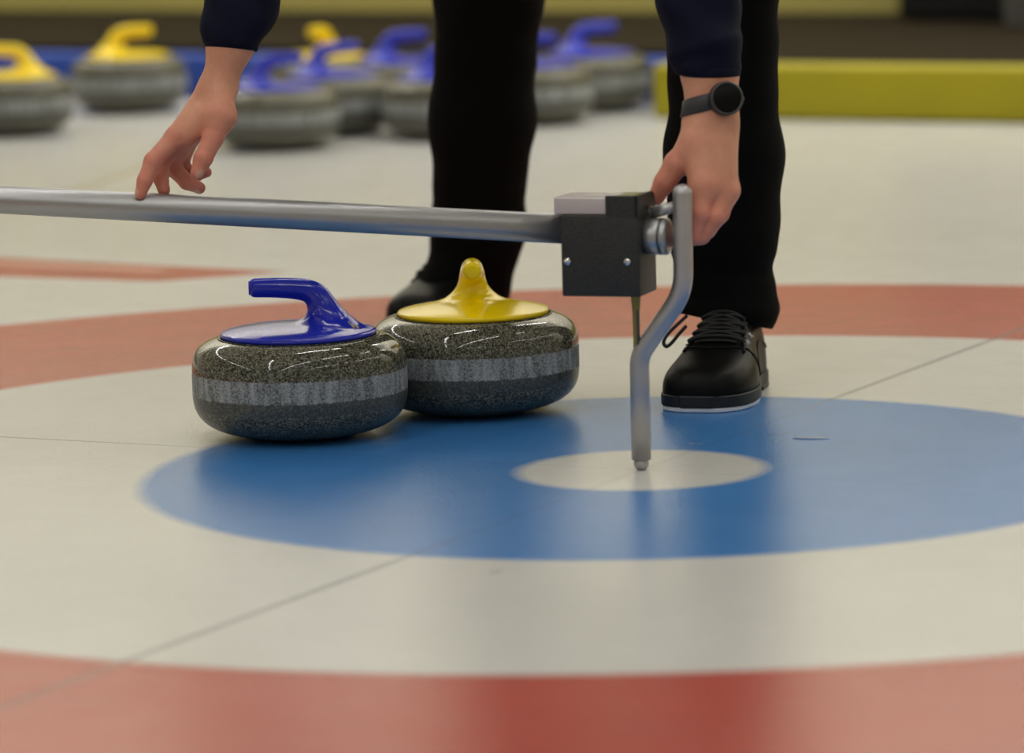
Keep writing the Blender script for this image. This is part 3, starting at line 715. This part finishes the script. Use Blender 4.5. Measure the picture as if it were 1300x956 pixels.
# shoes
def make_shoe(toe, heel, side, label):
    toe, heel = np.array(toe, float), np.array(heel, float)
    L = np.linalg.norm(heel-toe); ex = (heel-toe)/L; ey = np.array([-ex[1], ex[0], 0])       # ex toe->heel, ey to the viewer's right for a toe pointing at the viewer
    ey = -ey
    if ey[0]*1 < 0 and abs(ex[1]) > .3: ey = -ey
    #      s     centre  half-w  top
    T = [(0.00, -.004, .018, .034), (.015, -.004, .032, .044), (.05, -.004, .045, .054), (.10, -.003, .0530, .060), (.18, -.001, .0580, .066), (.28, .001, .0585, .074), (.36, .002, .0560, .084),
         (.46, .002, .0510, .100), (.56, .001, .0450, .116), (.66, .000, .0400, .124), (.76, .000, .0375, .122), (.87, .000, .0365, .118), (.95, .000, .0320, .114), (.99, .000, .0220, .110), (1.0, 0, .012, .106)]
    T = catmull([np.array(t) for t in T], 4)
    def sec(s):
        s_ = [t[0] for t in T]; i = min(max(int(np.searchsorted(s_, s)), 1), len(T)-1); a, b_ = T[i-1], T[i]
        k = (s-a[0])/max(b_[0]-a[0], 1e-9); return a+(b_-a)*k
    ZB = .0205
    def surf(s, ang, lift=0.0):
        _, c, w, h = sec(s); ca, sa = math.cos(ang), math.sin(ang)
        e = .62 if s < .35 else .62+.35*min(1, (s-.35)/.3)
        xx = math.copysign(abs(ca)**e, ca)*w*(1+.06*sa*(1-sa)); z_ = ZB+(h-ZB)*(abs(sa)**(.75 if s < .35 else .9))
        p = toe+ex*s*L+ey*(c+xx)+zz*z_
        if lift: p = p+lift*(ey*ca+zz*sa)
        return p
    NA = 36
    V = []; F = []
    for t in T:
        for k in range(NA+1): V.append(surf(t[0], PI-PI*k/NA))
    n = NA+1
    for i in range(len(T)-1):
        for k in range(NA): F.append((i*n+k, i*n+k+1, (i+1)*n+k+1, (i+1)*n+k))
        F.append((i*n, (i+1)*n, (i+1)*n+NA, i*n+NA))
    F.append(tuple(range(NA, -1, -1))); F.append(tuple((len(T)-1)*n+k for k in range(n)))
    sh = mesh_obj('shoe', V, F, M['black_leather'], person); sh['label'] = label
    def outline(s0, s1, grow, z0, z1, name, mat):
        ts = [t for t in T if s0-1e-6 <= t[0] <= s1+1e-6]
        lft = [toe+ex*(t[0]*L)+ey*(t[1]-t[2]*1.0-grow) for t in ts]; rgt = [toe+ex*(t[0]*L)+ey*(t[1]+t[2]*1.0+grow) for t in ts]
        if s0 == 0: lft[0] = lft[0]-ex*grow; rgt[0] = rgt[0]-ex*grow
        if s1 == 1: lft[-1] = lft[-1]+ex*grow; rgt[-1] = rgt[-1]+ex*grow
        loop = lft+rgt[::-1]; n = len(loop); zs = [z0, z0+.0015, z1-.0015, z1]; ins = [.0015, 0, 0, .0015]
        c0 = sum(loop)/n; V = []
        for z_, i_ in zip(zs, ins):
            for p in loop:
                d = c0-p; d /= np.linalg.norm(d); V.append(p+d*i_+zz*z_)
        F = [tuple(range(n-1, -1, -1)), tuple(range(3*n, 4*n))]
        for q in range(3): F += [(q*n+i, q*n+(i+1) % n, (q+1)*n+(i+1) % n, (q+1)*n+i) for i in range(n)]
        return mesh_obj(name, V, F, mat, sh, smooth=False)
    outline(0, 1, .0025, .0068, .0225, 'sole', M['sole'])
    sl = outline(0, .52, .0005, 0.0002, .0064, 'slider', M['slider']); sl['label'] = 'thin white sliding sole'
    outline(.72, 1, .003, 0.0002, .0064, 'heel_pad', M['sole'])
    # tongue, eyestays, seams and laces
    MBt = MB()
    rows = [.35, .405, .46, .515]
    for s in rows:
        pass
    V = []; F = []; ss = np.linspace(.33, .60, 12)
    for s in ss:
        for a in np.linspace(PI*.40, PI*.60, 7): V.append(surf(s, a, .0035))
    for i in range(11):
        for k in range(6): F.append((i*7+k, i*7+k+1, (i+1)*7+k+1, (i+1)*7+k))
    V2 = [np.array(v)-zz*.006 for v in V]; nV = len(V); F2 = [tuple(reversed([i+nV for i in f])) for f in F]
    rim = [(i, i+1) for i in range(6)]
    mesh_obj('tongue', V+V2, F+F2, M['black_mesh'], sh)
    for sgn in (-1, 1):
        mb = MB(); mb.tube([surf(s, PI/2+sgn*PI*(.15+.16*max(0, (.36-s))*4), .0012) for s in np.linspace(.30, .60, 14)], .0018, 8)
        mb.build('seam', M['black_leather'], sh)
        mb = MB(); mb.tube([surf(.29+.18*abs(q)**1.5, PI/2+sgn*PI*.46*q, .0006) for q in np.linspace(0, 1, 16)], .0014, 8); mb.build('seam', M['black_leather'], sh)
        mb = MB(); mb.tube([surf(s, PI/2+sgn*PI*(.46-.10*math.sin((s-.50)*6)), .0006) for s in np.linspace(.50, .92, 14)], .0014, 8); mb.build('seam', M['black_leather'], sh)
    for i, s in enumerate(rows):
        mb = MB(); mb.tube([surf(s+.004*math.sin(q*PI), PI*(.34+.32*q), .0062) for q in np.linspace(0, 1, 12)], .0024, 8)
        if i < 3:
            mb.tube([surf(s+.055*q, PI*(.35+.30*q), .0075) for q in np.linspace(0, 1, 12)], .0022, 8)
            mb.tube([surf(s+.055*q, PI*(.65-.30*q), .0070) for q in np.linspace(0, 1, 12)], .0022, 8)
        mb.build('lace', M['lace'], sh)
        for a in (PI*.33, PI*.67):
            pe = surf(s, a, .003); MB().lathe([(.0018, 0), (.0036, 0), (.0040, .0008), (.0034, .0016), (.0018, .0012)], 14, frame_map(pe, (ex, np.cross(zz*math.sin(a)+ey*math.cos(a), ex), zz*math.sin(a)+ey*math.cos(a)))).build('eyelet', M['dark_metal'], sh)
    return sh, surf
shR, surfR = make_shoe((.078, .452, 0), (.146, .722, 0), 1, 'black leather curling shoe, toe towards the viewer')
shL, surfL = make_shoe((-.338, 1.300, 0), (-.228, 1.556, 0), 1, 'black leather curling shoe, mostly hidden behind the stones')
# bow of the lace hanging beside the instep
lp = [at(872, 401, .60), at(860, 412, .590), at(848, 424, .583), at(842.5, 434, .580), at(846, 440, .578), at(853, 435, .580), at(862, 424, .586), at(871, 414, .594)]
MB().tube(catmull(lp, 6), .0025, 8).build('lace_loop', M['lace'], shR)
bpy.context.view_layer.update()
bvS = bvh_of(shR)
o = printed(bvS, [[(950, 424), (956, 427)], [(951.5, 422.5), (954, 429)], [(946, 432), (950.5, 437.5)], [(948, 431), (952, 436)]], .0009, 'logo_mark', M['white_mark'], shR)
if o: o['label'] = 'tiny white printed mark on the side'

# wristwatch on the image-right wrist
wc = at(919, 126, .0)                                    # rough direction only
fa = R_['wr']-R_['sl']; fa /= np.linalg.norm(fa)
wn = np.array((.30, -.93, .16)); wn /= np.linalg.norm(wn)
wx = np.cross(wn, fa); wx /= np.linalg.norm(wx); wy = np.cross(wn, wx)
bpy.context.view_layer.update()
bvP = BVHTree.FromPolygons([Vector(v) for v in RV], [tuple(int(i) for i in f) for f in RF])
d_ = Vector(ray(919, 126)); d_.normalize(); hit = bvP.ray_cast(Vector(CAM), d_)
wc = np.array(hit[0])+wn*.0015
watch = MB().lathe([(0, -.004), (.0185, -.004), (.0205, -.001), (.0210, .004), (.0205, .0085), (.0192, .0100), (0, .0100)], 48, frame_map(wc, (wx, wy, wn))).build('wristwatch', M['watch'], person)
watch['label'] = 'round black wristwatch on a dark strap'
MB().lathe([(.0176, .0095), (.0195, .0098), (.0206, .0090), (.0208, .0108), (.0196, .0122), (.0178, .0116), (.0176, .0095)], 48, frame_map(wc, (wx, wy, wn))).build('bezel', M['bezel'], watch)
MB().lathe([(0, .0112), (.0165, .0112), (.0180, .0106), (.0180, .0090), (0, .0090)], 48, frame_map(wc, (wx, wy, wn))).build('watch_glass', M['dial'], watch)
MB().lathe([(0, 0), (.0022, 0), (.0024, .003), (0, .0035)], 12, frame_map(wc+wx*.0208*(1 if wx[0] > 0 else -1)+wn*.004, (wy, wn, wx*(1 if wx[0] > 0 else -1)))).build('crown', M['bezel'], watch)
# strap: follows the wrist's own section at the watch's height
k = ((wc-R_['sl'])@fa); cc = R_['sl']+fa*k
NS = 48; ring = []
tiltv = fa+wx*0.0
e1 = np.cross(fa, (0, 1, 0)); e1 /= np.linalg.norm(e1); e2 = np.cross(fa, e1)
def hug(c, dirv):
    o0 = Vector(c+dirv*.12); h = bvP.ray_cast(o0, Vector(-dirv)); return np.array(h[0]) if h[0] is not None else c+dirv*.033
V = []; F = []
prof = [(-.0105, .0006), (-.0095, .0026), (0, .0031), (.0095, .0026), (.0105, .0006)]
for i in range(NS):
    a = 2*PI*i/NS; dirv = e1*math.cos(a)+e2*math.sin(a)
    for off, lift in prof:
        V.append(hug(cc+fa*(off+.002-.0055*dirv[0]), dirv)+dirv*lift)
npf = len(prof)
for i in range(NS):
    j = (i+1) % NS
    for q in range(npf-1): F.append((i*npf+q, i*npf+q+1, j*npf+q+1, j*npf+q))
mesh_obj('strap', V, F, M['strap'], watch)

# hair, eyes (above the frame)
fwd = np.array((0, -.62, -.78)); crown = np.array((0, -.78, .62))
def hair_sdf(P):
    d = ell(P, HD-fwd*.010+crown*.012, (.083, .104, .102), ((1, 0, 0), fwd, crown))
    d = np.maximum(d, planecut(P, HD+fwd*.035+crown*.045, fwd-crown*.9)); d = np.maximum(d, -planecut(P, HD-crown*.055, crown+fwd*.0))
    return d+wr_noise(P, 120, .0015)
HV, HF = surfnet(hair_sdf, HD-.15, HD+.15, .005, 3)
net_obj('hair', HV, HF, M['hair'], person)
for s in (-1, 1):
    ec = HD+np.array((s*.031, 0, 0))+fwd*.082+crown*.008
    MB().lathe([(.0115*math.sin(a), .0115*math.cos(a)) for a in np.linspace(0, PI, 13)], 20, frame_map(ec, ((1, 0, 0), crown, fwd))).build('eye', M['eye'], person)
    MB().lathe([(0, .0128), (.0030, .0124), (.0045, .0112), (.0045, .0100), (0, .0100)], 20, frame_map(ec, ((1, 0, 0), crown, fwd))).build('iris', M['hair'], bpy.data.objects[[o.name for o in person.children if o.name.startswith('eye')][-1]])

# frozen drips on the ice
for (p0, p1, r, lab) in (((1006, 557), (1056, 557), .0055, 'long frozen drip on the blue ring right of the shoe'), ((874, 563), (892, 563.5), .004, 'small frozen drip on the blue ring below the shoe'),
                         ((622, 731), (640, 723), .004, 'small frozen drip on the white ice below the blue ring')):
    a, b_ = ground(*p0), ground(*p1); c = (a+b_)/2; L = np.linalg.norm(b_-a)/2; ex = (b_-a)/(2*L); ey = np.cross(zz, ex)
    o = MB().lathe([(math.cos(t), math.sin(t)) for t in np.linspace(0, PI/2, 7)][:-1]+[(0, 1)], 32,
                   lambda v: c+ex*v[0]*L+ey*v[1]*r*1.6+zz*(v[2]*r*.35)).build('ice_drip', M['drip'])
    tag(o, lab, 'ice drip', 'frozen drips on the ice')

# ------------------------------------------------------------------ light: rows of ceiling tubes along the sheets, plus an added wash on the back wall
def tube_light(t, n, power, col=(1.0, .988, .952)):
    l = bpy.data.lights.new('tube_light', 'AREA'); l.shape = 'RECTANGLE'; l.size = .05; l.size_y = 1.45
    l.energy = power; l.color = col
    o = bpy.data.objects.new('tube_light', l); COL.objects.link(o)
    o.location = sheet(t, n, 3.6); o.rotation_euler = (0, 0, TH)
PW = 9.8
for t in (-5.2, -1.15, 1.15, 5.2):
    for n in np.arange(-9.5, 6.0, 1.62): tube_light(t, n, PW)
def wash_light(t, n, z, power, tilt, col=(1.0, .988, .952)):  # added fill, no real fixture: brightens the back wall mirrored in the ice
    l = bpy.data.lights.new('wall_fill', 'AREA'); l.shape = 'RECTANGLE'; l.size = 1.45; l.size_y = .10
    l.energy = power; l.color = col
    o = bpy.data.objects.new('wall_fill', l); COL.objects.link(o)
    o.location = sheet(t, n, z); o.rotation_euler = (tilt, 0, TH)
for t in np.arange(-8.5, 4.5, 1.62): wash_light(t, 4.9, 3.5, PW*3.2, math.radians(55))
w = bpy.data.worlds.new('world'); scene.world = w; w.use_nodes = True
w.node_tree.nodes['Background'].inputs[0].default_value = (.5, .5, .48, 1); w.node_tree.nodes['Background'].inputs[1].default_value = .05

scene.view_settings.view_transform = 'Standard'; scene.view_settings.look = 'None'
scene.view_settings.gamma = 1.0; scene.view_settings.use_curve_mapping = False
scene.view_settings.exposure = 0.0
